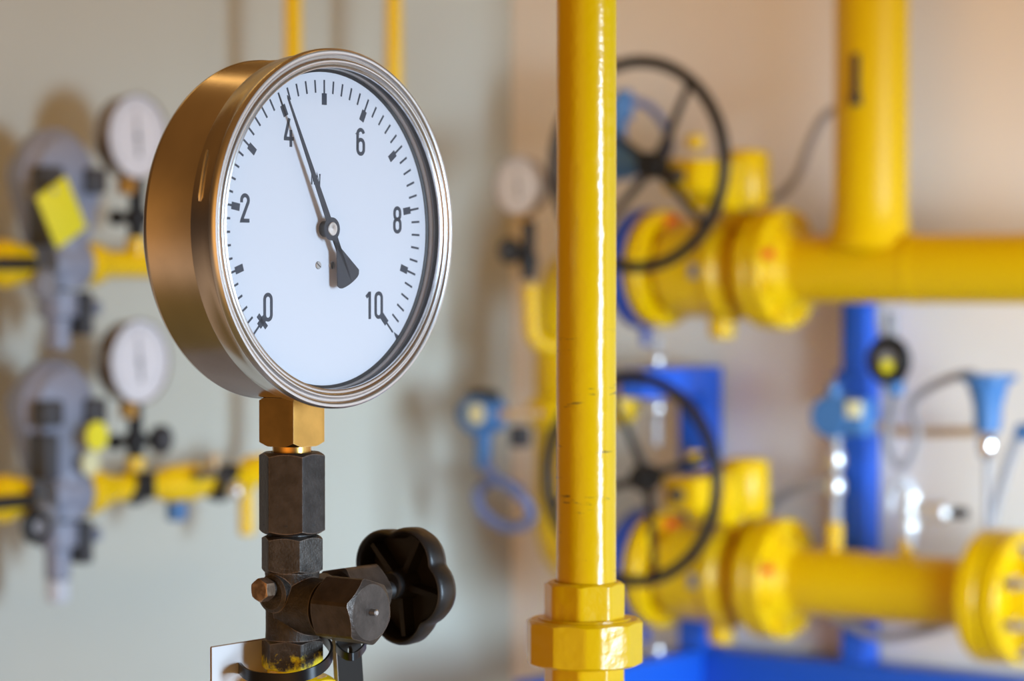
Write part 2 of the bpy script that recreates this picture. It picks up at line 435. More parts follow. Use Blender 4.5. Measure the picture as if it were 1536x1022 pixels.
# pointer
b = MB(); pa = math.radians(-26.6); ph0, ph1 = -.0046, -.0042; OX = -.0010
d = Vector((math.sin(pa), math.cos(pa))); n = Vector((d.y, -d.x))
def pt(al, ac): v = d * al + n * ac; return (v.x + OX, v.y)
b.prism([pt(0, .0022), pt(.004, .0017), pt(.064, .00045), pt(.0652, .0), pt(.064, -.00045), pt(.004, -.0017), pt(0, -.0022)], ph0, ph1, FRONT)
fan = [pt(-.003, -.0018)]
R0, ha = .0276, 19
for k in range(13):
    t = -ha + 2 * ha * k / 12; rr = R0 - (.0017 if k in (0, 12) else (.0004 if k in (1, 11) else 0))
    tt = math.radians(180 + t * .97); fan.append(pt(rr * math.cos(tt), rr * math.sin(tt)))
fan.append(pt(-.003, .0018)); b.prism(fan, ph0, ph1, FRONT)
b.lathe([(0, ph0 - .00002), (.0052, ph0 - .00002), (.0052, ph1 + .00002), (0, ph1 + .00002)], T((OX, 0, 0)) @ FRONT, 48)
po = b.build('pointer', 'pointer', gauge, smooth=False); po['label'] = 'black pointer standing just past 4'
b = MB(); b.lathe([(0, -.0035), (.0004, -.0036), (.0028, -.0036), (.0031, -.0038), (.0031, -.0043), (0, -.0043)], T((OX, 0, 0)) @ FRONT, 40)
hb = b.build('pointer_cap', 'bezel', po)
b = MB(); b.lathe([(0, -.0050), (.0036, -.0050), (.0036, -.0092), (0, -.0092)], T((OX, 0, 0)) @ FRONT, 40); b.build('pointer_arbor', 'rubber', po)
# weld bead on the bezel skirt and dents
b = MB(); b.tube([(-.0786 * math.cos(t), .0125 - .001 * math.sin(t * 8), .0786 * math.sin(t)) for t in [math.radians(8 + k * 1.4) for k in range(13)]], [.0004] + [.0010] * 11 + [.0006], 8)
b.build('bezel_dent', 'bezel', gauge)
# brass socket
SX, SY = -.1000, 1.2098
STM = lambda z: frame((SX, SY, z), GYAW)
def zs(py, Y=1.2098): return P(437, py, Y).z
b = MB()
xs = Vector((SX, SY, 0)); loc = GM.inverted() @ Vector((SX, SY, GC.z))
zz = lambda py: zs(py) - GC.z
b.nut(4, .0211, zz(669), zz(596), T((loc.x, loc.y, 0)), c0=1.10, c1=1.18, rot=PI / 4, rnd=.992, per=14)
so = b.build('socket_block', 'brass', gauge, 25); so['label'] = 'square brass socket under the case'
b = MB(); b.cyl(.0088, zz(690), zz(660), T((loc.x, loc.y, 0)), bev=.0004); b.build('socket_thread', 'brass', so)

# ------------------------------------------------------------------ 2 coupling nut
zb = zs(800)
cpl = thing('coupling_nut', 'long black hexagonal coupling nut directly under the brass gauge socket', 'coupling nut', STM(zb))
b = MB(); Hc = zs(678) - zb
b.nut(6, .0268, 0, Hc, None, c0=.94, c1=.93, rot=0, rnd=.990, hole=.0095, per=14)
b.build('hex_body', 'oxide', cpl, 25)
b = MB(); b.lathe([(.0128, .0048), (.01345, .0048), (.01345, .0040), (.0128, .0040)], None, 60, closed=True); b.build('index_groove', 'rubber', cpl)
b = MB(); b.cyl(.0098, -.0035, .001); b.build('neck', 'oxide', cpl)

# ------------------------------------------------------------------ 3 needle valve
zf = zs(1003)
vlv = thing('needle_valve', 'dark steel needle valve with star knob carrying the large gauge', 'valve', STM(zf))
zv = lambda py: zs(py) - zf
zax = P(520, 915, 1.19).z - zf
b = MB(); b.nut(6, .0254, zv(857), zv(803), None, c0=.99, c1=.93, rot=math.radians(-4), rnd=.985, per=12)
b.nut(6, .0254, 0, zv(958), None, c0=.95, c1=.96, rot=math.radians(-2), rnd=.98, per=12)
b.lathe([(0, zv(970)), (.0125, zv(970)), (.0121, zv(945)), (.0121, zv(870)), (.0127, zv(850)), (0, zv(850))], None, 64)
b.lathe([(0, 0), (.0132, 0), (.0130, .018), (.0126, .021), (0, .021)], T((0, 0, zax)) @ FRONT, 64)
b.lathe([(0, 0), (.0128, 0), (.0122, .022), (0, .022)], T((0, 0, zax)) @ ALONGX, 64)
b.lathe([(0, 0), (.0090, 0), (.0086, .0135), (.0070, .0145), (0, .0145)], T((0, 0, zax + .006)) @ ALONGX.inverted(), 48)
b.build('valve_body', 'casting_paint', vlv, 28)
b = MB(); X = T((0, 0, zax)) @ FRONT
b.nut(6, .0272, .0236, .0474, X, c0=1.0, c1=.92, rot=math.radians(163), rnd=.972, per=16)
cn = b.build('cap_nut', 'capnut', vlv, 25); cn['label'] = 'hexagonal blind cap nut on the test port'
b = MB(); b.cyl(.0110, .018, .0245, X); b.build('port_neck', 'rubber', vlv)
b = MB(); b.lathe([(0, .0508), (.0010, .0508), (.0015, .0504), (.0016, .0470), (0, .0470)], X, 24); b.build('centre_pin', 'screw', cn)
b = MB(); X = T((0, 0, zax)) @ ALONGX
b.nut(6, .0262, .0300, .0545, X, c0=.98, c1=.95, rot=math.radians(20), rnd=.975, per=14)
b.build('bonnet_nut', 'capnut', vlv, 25)
b = MB(); b.cyl(.0105, .02, .032, X); b.build('bonnet_neck', 'rubber', vlv)
b = MB(); b.lathe([(0, .05), (.0042, .05), (.0042, .082), (0, .082)], X, 32); b.build('spindle', 'screw', vlv)
# bleed bolt on the left
zb2 = P(387, 887, 1.19).z - zf
b = MB(); X = T((0, 0, zb2)) @ ALONGX.inverted()
b.nut(6, .0096, .0165, .0222, X, c0=1.0, c1=.93, rot=0.1, rnd=.985, per=10); b.cyl(.0030, .010, .018, X)
bo = b.build('bleed_screw', 'bolt', vlv, 25); bo['label'] = 'small tarnished hexagonal bleed screw'
b = MB(); b.cyl(.0041, .0125, .0155, X, bev=.0004); b.build('washer', 'casting', vlv)
# star knob
kc = P(610, 875, 1.274); kl = Matrix(MW[vlv.name]).inverted() @ kc
KX = T((.0715, 0, kl.z)) @ KNOBX
R = .0292; lob = math.radians(61)
def kr(th): return R * (.855 + .145 * abs(math.cos(2.5 * (th - lob))) ** .85)
prof = [(-1, .0110), (.0042, .0110), (.0036, .0030), (.0028, .0010), (.0018, .0), (.0008, .0006), (.0002, .0022), (0, .0045), (.0003, .0100), (.0022, .0140), (.0060, .0165), (-1, .0180)]
rows = []; ns = 180
kk = [kr(2 * PI * j / ns) for j in range(ns)]
for it in range(3): kk = [(kk[j - 1] + 2 * kk[j] + kk[(j + 1) % ns]) / 4 for j in range(ns)]
for dd, h in prof:
    if dd < 0: rows.append([(0, 0, h)])
    else: rows.append([((kk[j] - dd) * math.cos(2 * PI * j / ns), (kk[j] - dd) * math.sin(2 * PI * j / ns), h) for j in range(ns)])
b = MB(); b.grid(rows, True, False, KX)
kn = b.build('star_knob', 'bakelite', vlv, 50); kn['label'] = 'black five lobed star knob, hollow side showing'
b = MB(); b.lathe([(0, -.0030), (.0058, -.0030), (.0066, -.0022), (.0078, .0110), (0, .0110)], KX, 40); b.build('hub', 'bakelite', kn)
for k in range(5):
    a = lob + k * 2 * PI / 5
    b = MB(); Xr = KX @ Matrix.Rotation(a, 4, 'Z')
    b.prism([(.005, -.0016), (.0248, -.0012), (.0248, .0012), (.005, .0016)], .0035, .0112, Xr); b.build('rib', 'bakelite', kn, smooth=False)

# ------------------------------------------------------------------ 4 stub pipe below, card, tie, strap
rs = thing('gas_riser', 'yellow gas riser with hexagonal top nut under the needle valve', 'pipe', frame((SX, SY, 0), GYAW))
zt = zs(1014)
b = MB(); b.nut(6, .0345, zt - .03, zt, None, c0=.98, c1=.93, rot=math.radians(8), rnd=.985, hole=.009); b.build('hex_nut', 'yellow_lit', rs, 25)
b = MB(); b.lathe([(0, 0), (.0135, 0), (.0135, zt - .02), (0, zt - .02)], None, 48); b.build('pipe', 'yellow', rs)
b = MB(); b.lathe([(0, zt - .005), (.0114, zt - .005), (.0114, zf + .0004), (0, zf + .0004)], None, 48); b.build('nipple', 'yellow_lit', rs)
b = MB(); zc = P(319, 972, 1.192).z
b.box(-.0352, .0125, .0165, .0174, zc - .060, zc)
cd = thing('white_card', 'white rectangular card tied behind the foot of the needle valve', 'card', frame((SX, SY, 0), GYAW))
b.build('card_sheet', 'card', cd, smooth=False)
b = MB(); b.box(-.0352, .0125, .01655, .01735, zc, zc + .0004); b.box(-.0355, -.0352, .01655, .01735, zc - .06, zc); b.build('cut_edge', 'card_edge', cd, smooth=False)
# cable tie: flat nylon band on a tilted loop
def band(path, hgt, thk, closed=True, up=Vector((0, 0, 1))):
    pts = [Vector(p) for p in path]; n = len(pts); rows = []
    for i in range(n):
        a = pts[(i - 1) % n] if closed or i else pts[i]; c = pts[(i + 1) % n] if closed or i < n - 1 else pts[i]
        t = (c - a).normalized(); o = t.cross(up).normalized() * thk / 2; u = up * hgt / 2
        rows.append([tuple(pts[i] + o + u), tuple(pts[i] - o + u), tuple(pts[i] - o - u), tuple(pts[i] + o - u)])
    b = MB(); vs = b.grid(rows, True, closed)
    if not closed: b.bm.faces.new(vs[0]); b.bm.faces.new(vs[-1][::-1])
    return b
tp = [P(361, 1004, 1.200), P(372, 1013, 1.190), P(395, 1018, 1.184), P(430, 1019, 1.180), P(462, 1012, 1.181), P(485, 1000, 1.187), P(497, 983, 1.200), P(494, 968, 1.216), P(478, 953, 1.230), P(445, 948, 1.240), P(405, 962, 1.243), P(375, 985, 1.235), P(360, 1000, 1.220)]
tie = thing('cable_tie', 'black nylon cable tie looped round the yellow riser and white card', 'cable tie', T(tp[0]))
band(curve(tp, 8, True), .0050, .0011).build('strap_loop', 'nylon', tie, 50, inv=inv(tie))
# hanging strap
sp = thing('metal_strap', 'dark flat metal strap with a hole hanging below the cap nut', 'strap', frame(P(520, 960, 1.235), GYAW))
b = MB(); Xs = Matrix.Rotation(math.radians(-5), 4, 'Y')
zh = -.0055
outer = [(-.0086, .012), (.0086, .012), (.0086, -.050), (-.0086, -.050)]
hole = [(.0004 + .0016 * math.cos(t), zh + .0030 * math.sin(t)) for t in [2 * PI * k / 16 for k in range(16)]]
FX = Xs @ FRONT
def plate_with_hole(b, x0, x1, y0, y1, cx, cy, rx, ry, h0, h1, X, n=32):
    def edge(a):
        c, s = math.cos(a), math.sin(a)
        ts = []
        if c > 1e-6: ts.append((x1 - cx) / c)
        if c < -1e-6: ts.append((x0 - cx) / c)
        if s > 1e-6: ts.append((y1 - cy) / s)
        if s < -1e-6: ts.append((y0 - cy) / s)
        t = min(ts); return cx + c * t, cy + s * t
    angs = sorted({2 * PI * k / n for k in range(n)} | {math.atan2(y - cy, x - cx) % (2 * PI) for x in (x0, x1) for y in (y0, y1)})
    o = [edge(a) for a in angs]; i = [(cx + rx * math.cos(a), cy + ry * math.sin(a)) for a in angs]
    rows = [[(x, y, h0) for x, y in i], [(x, y, h0) for x, y in o], [(x, y, h1) for x, y in o], [(x, y, h1) for x, y in i]]
    b.grid(rows, True, True, X)
plate_with_hole(b, -.0086, .0086, -.050, .012, .0006, zh, .0017, .0026, -.0012, .0012, FX)
b.build('strap_plate', 'strapmetal', sp, smooth=False)
b = MB(); b.box(-.0090, -.00862, -.0012, .0012, -.050, .012, Xs); b.build('bright_edge', 'screw', sp, smooth=False)
tp2 = [P(505, 972, 1.226), P(515, 982, 1.214), P(527, 986, 1.210), P(540, 979, 1.216), P(548, 966, 1.232), P(540, 955, 1.244), P(520, 955, 1.244), P(506, 962, 1.236)]
t2 = thing('cable_tie', 'short black cable tie looped round the hanging metal strap', 'cable tie', T(tp2[0]))
band(curve(tp2, 6, True), .0035, .0010).build('strap_loop', 'nylon', t2, 50, inv=inv(t2))

# ------------------------------------------------------------------ 5 yellow riser in the middle
YP = 1.33
pc = P(879.5, 500, YP); PX, PYy = pc.x, pc.y
pv = lambda py: P(879, py, YP).z
mp_ = thing('gas_pipe', 'thick yellow vertical gas pipe crossing the middle of the picture', 'pipe', frame((PX, PYy, 0)))
b = MB(); b.lathe([(0, pv(900)), (.01495, pv(900)), (.01495, 3.1), (0, 3.1)], None, 96); b.build('pipe', 'yellow_pipe', mp_)
un = thing('pipe_union', 'yellow pipe union of stacked polygonal nuts at the foot of the thick vertical pipe', 'pipe union', frame((PX - .0009, PYy, pv(1022))))
uz = lambda py: pv(py) - pv(1022)
dg = math.radians
def wv(lst): return [-dg(a) for a in lst][::-1]
b = MB(); b.nut(8, .0378, uz(937), uz(872), None, c0=1.0, c1=.93, angs=wv([8, 53, 98, 143, 188, 233, 278, 323]), rnd=.985, hole=.0150, per=12); b.build('collar', 'yellow_lit', un, 24)
b = MB(); b.nut(10, .0562, uz(996), uz(928), None, c0=.95, c1=.95, angs=wv([10, 45, 76, 90, 123, 156, 190, 226, 262, 298, 334]), rnd=.995, hole=.0190, per=10); b.build('union_nut', 'yellow_lit', un, 20)
b = MB(); b.lathe([(.0185, uz(930)), (.0232, uz(928)), (.0232, uz(926)), (.0185, uz(925))], None, 60, closed=True); b.build('washer_lip', 'yellow_lit', un)
b = MB(); b.nut(8, .0378, uz(1075), uz(994), None, c0=.95, c1=1.0, angs=wv([11, 56, 98, 141, 188, 233, 278, 323]), rnd=.985, hole=.0150, per=12); b.build('collar', 'yellow_lit', un, 24)
lp_ = thing('gas_pipe', 'lower length of yellow pipe under the pipe union, at the bottom edge', 'pipe', frame((PX, PYy, 0)))
b = MB(); b.lathe([(0, 0), (.01495, 0), (.01495, pv(1060)), (0, pv(1060))], None, 64); b.build('pipe', 'yellow', lp_)

# ------------------------------------------------------------------ 6 small gauges (blurred): one master, copied
def small_gauge(label, X, dia=.095, group=None):
    g = thing('pressure_gauge', label, 'pressure gauge', X, group)
    r = dia / 2
    b = MB(); b.lathe([(0, -.026), (r * .9, -.026), (r * .95, -.024), (r * .95, -.006), (r, -.004), (r, 0), (r * .98, .001), (r * .96, .001), (r * .96, -.003), (0, -.003)], FRONT, 64); b.build('case', 'darksteel', g, 40)
    b = MB(); b.lathe([(0, -.004), (r * .955, -.004), (r * .955, -.0020), (0, -.0020)], FRONT, 64); dl = b.build('dial', 'dial', g)
    b = MB()
    for k in range(31):
        a = dg(-135 + 9 * k); d = Vector((math.sin(a), math.cos(a))); n = Vector((d.y, -d.x)) * (.0006 if k % 3 == 0 else .0003)
        b.prism([tuple(d * r * .72 + n), tuple(d * r * .84 + n), tuple(d * r * .84 - n), tuple(d * r * .72 - n)], -.0021, -.0018, FRONT)
    b.build('scale_marks', 'ink', dl, smooth=False)
    b = MB(); b.prism([(-.0016, -.022), (.0016, -.022), (.0004, .030), (-.0004, .030)], -.0012, -.0008, FRONT @ Matrix.Rotation(dg(6), 4, 'Z')); b.cyl(.003, -.0019, -.0003, FRONT, 24); b.build('pointer', 'pointer', g, smooth=False)
    b = MB(); b.nut(4, .014, -r - .016, -r + .004, T((0, .020, 0)), rot=PI / 4); b.build('socket_block', 'brass', g, 25)
    return g
M['darksteel'] = mat('dull_steel_case', (.30, .25, .21), .35, .8)
def gauge_valve(label, X, group=None, knob=True, bar=True):
    """origin at the foot; stem rises .075"""
    v = thing('gauge_cock', label, 'valve', X, group)
    b = MB(); b.lathe([(0, 0), (.0095, 0), (.0095, .014), (.012, .016), (.012, .030), (.0085, .033), (.0085, .075), (0, .075)], None, 28); b.build('valve_body', 'black', v)
    if bar:
        b = MB(); b.cyl(.0055, -.034, .024, T((0, 0, .023)) @ ALONGX, 20); b.nut(6, .016, -.036, -.026, T((0, 0, .023)) @ ALONGX); b.build('spindle', 'black', v)
    if knob:
        b = MB(); b.lathe([(0, .0), (.013, 0), (.0165, .003), (.0165, .010), (.0135, .013), (0, .013)], T((.030, -.004, .023)) @ FRONT, 40)
        kb = b.build('knob', 'black', v)
        b = MB(); b.cyl(.0118, .0122, .0138, T((.030, -.004, .023)) @ FRONT, 32); b.build('knob_face', 'darkgrey', kb)
    return v
D0 = .115
# pipe axes on the left wall: upper y=395, lower y=740 (at px 90)
PU = lp(90, 396, D0); PLo = lp(90, 741, D0)
def tl(px): return -(lp(px, 400, D0) - CO).dot(UL)              # local x along the left wall
x90 = tl(90)
FU = frame(PU, ALW); FLo = frame(PLo, ALW)
g1 = small_gauge('white wall gauge at upper left, half hidden behind the big gauge', frame(lp(208, 205, D0 + .02), ALW))
g2 = copy_tree(g1, frame(lp(211, 543, D0 + .02), ALW), 'white wall gauge above the lower yellow pipe on the left')
X1 = lp(206, 205, D0); X1.z = P(206, 372, X1.y).z
gv1 = gauge_valve('black gauge cock under the upper left wall gauge', frame(lp(205, 358, D0), ALW))
gv2 = copy_tree(gv1, frame(lp(203, 692, D0), ALW), 'black gauge cock with round knob under the lower left wall gauge')

# regulators
def regulator(label, X):
    """origin on the pipe axis, X along the pipe"""
    r = thing('gas_regulator', label, 'regulator', X)
    zc = .096; xc = -.006
    b = MB(); b.lathe([(0, -.045), (.030, -.045), (.044, -.020), (.0505, -.014), (.0505, .002), (.045, .006), (.040, .018), (.024, .026), (0, .028)], T((xc, 0, zc)) @ FRONT, 64)
    b.build('diaphragm_case', 'grey', r)
    b = MB(); b.prism([(-.046, .078), (.040, .078), (.030, .045), (.022, .022), (-.024, .022), (-.034, .045)], -.030, .022, FRONT); b.build('neck', 'grey', r, smooth=False)
    for x in (-.040, .024):
        b = MB(); b.box(x - .014, x + .014, -.036, -.012, zc - .020, zc + .008, bev=.004); b.build('dark_block', 'darkgrey', r)  # pair of dark blocks on the face of the disc
    b = MB(); b.box(-.047, -.028, -.030, .0, .018, .068, bev=.003); b.build('side_lever', 'darkgrey', r)
    b = MB(); b.lathe([(0, -.027), (.026, -.027), (.028, -.022), (.030, 0), (.028, .022), (.026, .027), (0, .027)], ALONGX, 48); b.lathe([(0, -.03), (.027, -.026), (.027, .026), (0, .03)], None, 40); b.build('valve_body', 'grey', r)
    b = MB(); b.lathe([(0, -.030), (.022, -.030), (.022, -.056), (.014, -.060), (.014, -.092), (0, -.094)], T((-.004, 0, 0)), 32); b.build('spring_housing', 'grey', r)
    b = MB(); b.box(.020, .036, -.016, .016, -.078, -.030, bev=.004); b.build('shut_off_box', 'darkgrey', r)
    b = MB(); b.cyl(.004, .034, .050, T((0, 0, -.048)) @ ALONGX, 16); b.nut(6, .016, .046, .056, T((0, 0, -.048)) @ ALONGX); b.build('reset_knob', 'grey', r)
    b = MB(); b.cyl(.0165, -.004, .010, T((-.046, -.020, -.022)) @ FRONT, 32, .003); b.build('pressure_plug', 'midgrey', r)
    return r
r1 = regulator('grey gas regulator with large yellow tag on the upper left pipe', FU)
r2 = copy_tree(r1, FLo, 'grey gas regulator on the lower left pipe, small yellow sticker below its disc')
b = MB(); b.lathe([(0, -.118), (.010, -.118), (.013, -.112), (.013, -.094), (0, -.094)], T((-.004, 0, 0)), 28); b.build('drain_cap', 'pale', r2)
b = MB(); b.cyl(.0160, 0, .003, T((.010, -.045, .064)) @ FRONT, 24)
b.build('yellow_sticker', 'tag', r2)
b = MB(); b.cyl(.0135, 0, .002, T((.012, -.034, .034)) @ FRONT, 24); b.build('white_sticker', 'cream', r2)
tg = thing('yellow_tag', 'large rectangular yellow tag hanging tilted on the upper left regulator', 'tag', frame(lp(91, 319, D0 + .055), ALW))
b = MB(); b.box(-.0245, .0245, -.002, 0, -.031, .031, Matrix.Rotation(dg(-29), 4, 'Y'), bev=.0015); b.build('tag_plate', 'tag', tg)
b = MB(); b.cyl(.003, .001, .004, Matrix.Rotation(dg(-29), 4, 'Y') @ T((0, 0, .026)) @ FRONT, 16); b.build('rivet', 'screw', tg)
# pipes of the left wall
def px_x(px, base): return tl(px) - x90
def wallpipe(name, label, X, segs, cat='pipe', m='yellow_lit'):
    t = thing(name, label, cat, X)
    for part, prof in segs:
        b = MB(); b.lathe([(0, prof[0][1])] + prof + [(0, prof[-1][1])], ALONGX, 40); b.build(part, m, t)
    return t
xx = lambda px: tl(px) - x90
up = wallpipe('gas_pipe', 'yellow pipe running right from the upper left regulator behind the big gauge', FU,
    [('pipe', [(.0150, xx(128)), (.0150, xx(330))]), ('union_collar', [(.017, xx(116)), (.0245, xx(119)), (.0245, xx(140)), (.020, xx(150)), (.0155, xx(158))])])
b = MB(); b.cyl(.0115, 0, .030, T((xx(205), 0, 0)), 28); b.build('branch', 'yellow_lit', up)
lo = wallpipe('gas_pipe', 'yellow pipe running right from the lower left regulator, dark clamp beside it', FLo,
    [('pipe', [(.0150, xx(140)), (.0150, xx(255))]), ('union_collar', [(.020, xx(116)), (.0275, xx(119)), (.0275, xx(133)), (.022, xx(150)), (.0155, xx(165))]),
     ('end_coupling', [(.0160, xx(236)), (.0220, xx(256)), (.0225, xx(284)), (.0190, xx(288))])])
b = MB(); b.cyl(.0105, 0, .034, T((xx(203), 0, 0)), 28); b.build('branch', 'yellow_lit', lo)
cl = thing('pipe_clamp', 'dark clamp tilted round the lower yellow pipe under the wall gauge', 'clamp', FLo)
b = MB(); b.lathe([(.0155, -.010), (.0190, -.010), (.0190, .010), (.0155, .010)], T((xx(199), 0, 0)) @ Matrix.Rotation(dg(20), 4, 'Y') @ ALONGX, 36, closed=True); b.build('clamp_ring', 'darkgrey', cl)
b = MB(); b.box(xx(199) - .006, xx(199) + .012, -.026, -.012, -.012, .018, bev=.003); b.build('clamp_lug', 'black', cl)
def ball_valve(label, X, hx, handle='black', hl=.045):
    v = thing('ball_valve', label, 'valve', X)
    b = MB(); b.lathe([(0, -.030), (.020, -.030), (.022, -.022), (.020, -.016), (.026, -.006), (.026, .006), (.020, .016), (.022, .022), (.020, .030), (0, .030)], T((hx, 0, 0)) @ ALONGX, 40); b.build('valve_body', 'yellow_lit', v)
    b = MB(); b.cyl(.006, 0, .034, T((hx, 0, 0)) @ FRONT, 20); b.build('stem', 'darkgrey', v)
    b = MB(); b.box(hx - hl, hx + .012, -.040, -.032, -.007, .007, bev=.002); b.build('lever_handle', handle, v)
    return v
bv1 = ball_valve('yellow ball valve with black lever at the left edge, upper pipe', FU, xx(5))
bv2 = ball_valve('yellow ball valve with black lever at the left edge, lower pipe', FLo, xx(4))
kb = thing('round_knob', 'black round knob hanging under the lower left ball valve', 'knob', frame(lp(49, 790, D0 + .03), ALW))
b = MB(); b.lathe([(0, 0), (.010, .0), (.0185, .002), (.0185, .010), (.013, .012), (.012, .009), (0, .009)], FRONT, 36); b.build('knob_ring', 'black', kb)
b = MB(); b.cyl(.004, 0, .045, None, 16); b.build('stem', 'black', kb)
b = MB(); b.cyl(.0085, .0085, .0105, FRONT, 24); b.build('knob_face', 'midgrey', kb)
# cluster right of the lower pipe
bv3 = thing('ball_valve', 'dark and yellow ball valve with bright round cap beside the coupling nut', 'valve', FLo)
b = MB(); b.lathe([(0, xx(286)), (.019, xx(286)), (.019, xx(303)), (.013, xx(305)), (.013, xx(352)), (.018, xx(354)), (.018, xx(372)), (0, xx(372))], ALONGX, 36); b.build('valve_body', 'yellow_lit', bv3)
b = MB(); b.lathe([(0, -.011), (.017, -.011), (.020, 0), (.017, .011), (0, .011)], T((xx(323), -.006, -.006)) @ ALONGX, 36); b.build('ball_housing', 'darkgrey', bv3)
b = MB(); b.box(xx(262), xx(292), -.040, -.028, .006, .016, bev=.002); b.build('lever_handle', 'darkgrey', bv3)
b = MB(); b.box(xx(330) - .008, xx(330) + .010, -.024, .0, .002, .018, bev=.003); b.build('indicator_block', 'black', bv3)
b = MB(); b.lathe([(.0100 * math.sin(PI * k / 14), .040 - .0100 * math.cos(PI * k / 14)) for k in range(15)], T((xx(311), -.004, -.010)) @ FRONT, 36); b.build('bright_cap', 'satin', bv3)
b = MB(); b.cyl(.007, 0, .030, T((xx(322), 0, 0)), 20); b.build('stem', 'copper', bv3)
# blue fitting below
bf = thing('hose_fitting', 'small pale blue fitting hanging under the lower yellow pipe', 'fitting', frame(lp(265, 765, D0), ALW))
b = MB(); b.cyl(.012, -.012, .012, None, 24, .002); b.build('fitting_body', 'lightblue', bf)
b = MB(); b.cyl(.004, .010, .035, None, 16); b.build('stem', 'lightblue', bf)
# wall risers at the top
def lwpipe(label, pts, r, name='gas_pipe'):
    t = thing(name, label, 'pipe', T(pts[0]))
    b = MB(); b.tube(pts, r, 24); b.build('pipe', 'yellow_lit', t, inv=inv(t)); return t
dv = .115
e1 = lp(441, 690, dv); e0 = e1.copy(); e0.z = 3.1; 
e2 = lp(372, 712, dv)
e1.z = e2.z
ep = e2 - UL * 0.0
v1 = lwpipe('left of two thin yellow pipes rising to the ceiling behind the big gauge', bend([e0, e1, e2], .03), .0105)
b = MB(); drop0 = lp(370, 712, dv); drop1 = lp(370, 803, dv); b.cyl(.0095, 0, (drop0.z - drop1.z) + .012, T(drop1), 24, .002); b.build('drop_leg', 'yellow_lit', v1, inv=inv(v1))
b = MB(); b.cyl(.0190, -.014, .016, T(lp(384, 706, dv)) @ Matrix.Rotation(ALW, 4, 'Z') @ ALONGX, 28, .003); b.build('elbow_collar', 'yellow_lit', v1, inv=inv(v1))
f1 = lp(591, 340, dv); f0 = f1.copy(); f0.z = 3.1; f2 = f1 - NL * (dv + .0)
v2 = lwpipe('right of two thin yellow pipes rising to the ceiling behind the big gauge', bend([f0, f1, f2], .03), .0105)

# ------------------------------------------------------------------ 7 valve lines on the right wall
DR = .15
def sr(px, d=DR): return (rp(px, 405, d) - CO).dot(UR)
ZU, ZL = CAMZ + .0015, CAMZ - .3835
def RF(s, z, d=DR): return frame(CO + UR * s + NR * d + Vector((0, 0, z)), ARW)    # local X along wall, -Y into room
YF = 'yellow'
def bolts(parent, m, s, r, n=8):
    for k in range(n):
        a = 2 * PI * (k + .5) / n
        b = MB(); b.nut(6, .015, s, s + .009, T((0, r * math.cos(a), r * math.sin(a))) @ ALONGX, per=3); b.build('bolt', m, parent, 25)
S0 = sr(1050)
def line_valve(label, X):
    """flanged ball valve, X along the line, origin on the axis at px 1050"""
    v = thing('gate_valve', label, 'valve', X)
    v.name = 'flanged_valve'
    q = lambda px: sr(px) - S0
    b = MB(); b.lathe([(0, q(1000)), (.046, q(1000)), (.050, q(1012)), (.0600, q(1020)), (.0615, q(1060)), (.0615, q(1086)), (.066, q(1092)), (.066, q(1104)), (.060, q(1110)), (.046, q(1118)), (.046, q(1150)), (0, q(1150))], ALONGX, 72)
    b.build('valve_body', YF, v)
    for nm, a, c in (('flange', q(983), q(1004)), ('flange', q(1146), q(1162))):
        b = MB(); b.lathe([(0, a), (.072, a), (.0745, a + .0025), (.0745, c - .0025), (.072, c), (0, c)], ALONGX, 72); f = b.build(nm, YF, v)
        bolts(f, YF, c - .001 if a < 0 else a - .008, .061)
    b = MB(); b.cyl(.0165, -.088, -.050, T((q(1083), 0, 0)), 32, .004); b.build('drain_plug', YF, v)
    b = MB(); b.lathe([(0, .05), (.026, .05), (.026, .066), (.021, .070), (.021, .0755), (0, .0755)], T((q(1108), 0, 0)), 40); b.build('stem_neck', YF, v)
    b = MB(); b.box(q(1086) - .012, q(1086) + .012, -.0640, -.0600, -.012, .006, bev=.001); b.build('name_plate', 'midgrey', v)
    b = MB(); b.cyl(.0075, 0, .012, T((q(1004), -.012, .056)) @ Matrix.Scale(1.35, 4) @ ALONGX, 16); b.build('red_bolt', 'red', v)
    return v
va = line_valve('upper yellow flanged valve behind the upper black handwheel', RF(S0, ZU))
vb = copy_tree(va, RF(S0, ZL), 'lower yellow flanged valve behind the lower black handwheel')
# gear operator: sits above the valve, shaft towards the wheel
def gear_op(label, X):
    g = thing('gear_operator', label, 'gearbox', X)
    b = MB(); b.lathe([(0, -.036), (.027, -.036), (.0305, -.030), (.0305, .028), (.027, .034), (.014, .037), (0, .037)], None, 48)
    b.build('gear_housing', YF, g)
    b = MB()
    for k in range(4): b.box(-.022, .022, -.058 - .026 * k, -.036 - .026 * k, -.024 + .002 * k, .024 - .002 * k, bev=.003)
    b.box(-.024, .024, -.150, -.034, -.020, .020, bev=.003)
    b.build('shaft_housing', YF, g)
    b = MB(); b.prism([(-.040, -.022), (.010, -.034), (.010, .024), (-.040, .014)], -.028, .028, T((0, -.066, 0)) @ Matrix.Rotation(PI / 2, 4, 'Y') @ Matrix.Rotation(-PI / 2, 4, 'Z'))
    b.bm.free(); b = MB(); b.box(-.030, .030, -.090, -.052, -.040, .012, bev=.006); b.build('worm_cover', YF, g)
    b = MB(); b.cyl(.008, .140, .160, FRONT, 20); b.build('input_shaft', 'darkgrey', g)
    b = MB(); b.cyl(.011, .034, .050, T((-.004, -.11, 0)), 20, .002); b.build('stop_screw', YF, g)
    return g
SG = sr(1118)
ga = gear_op('yellow gear operator on top of the upper flanged valve', RF(SG, ZU + .112))
gb = copy_tree(ga, RF(SG, ZL + .112), 'yellow gear operator on top of the lower flanged valve')
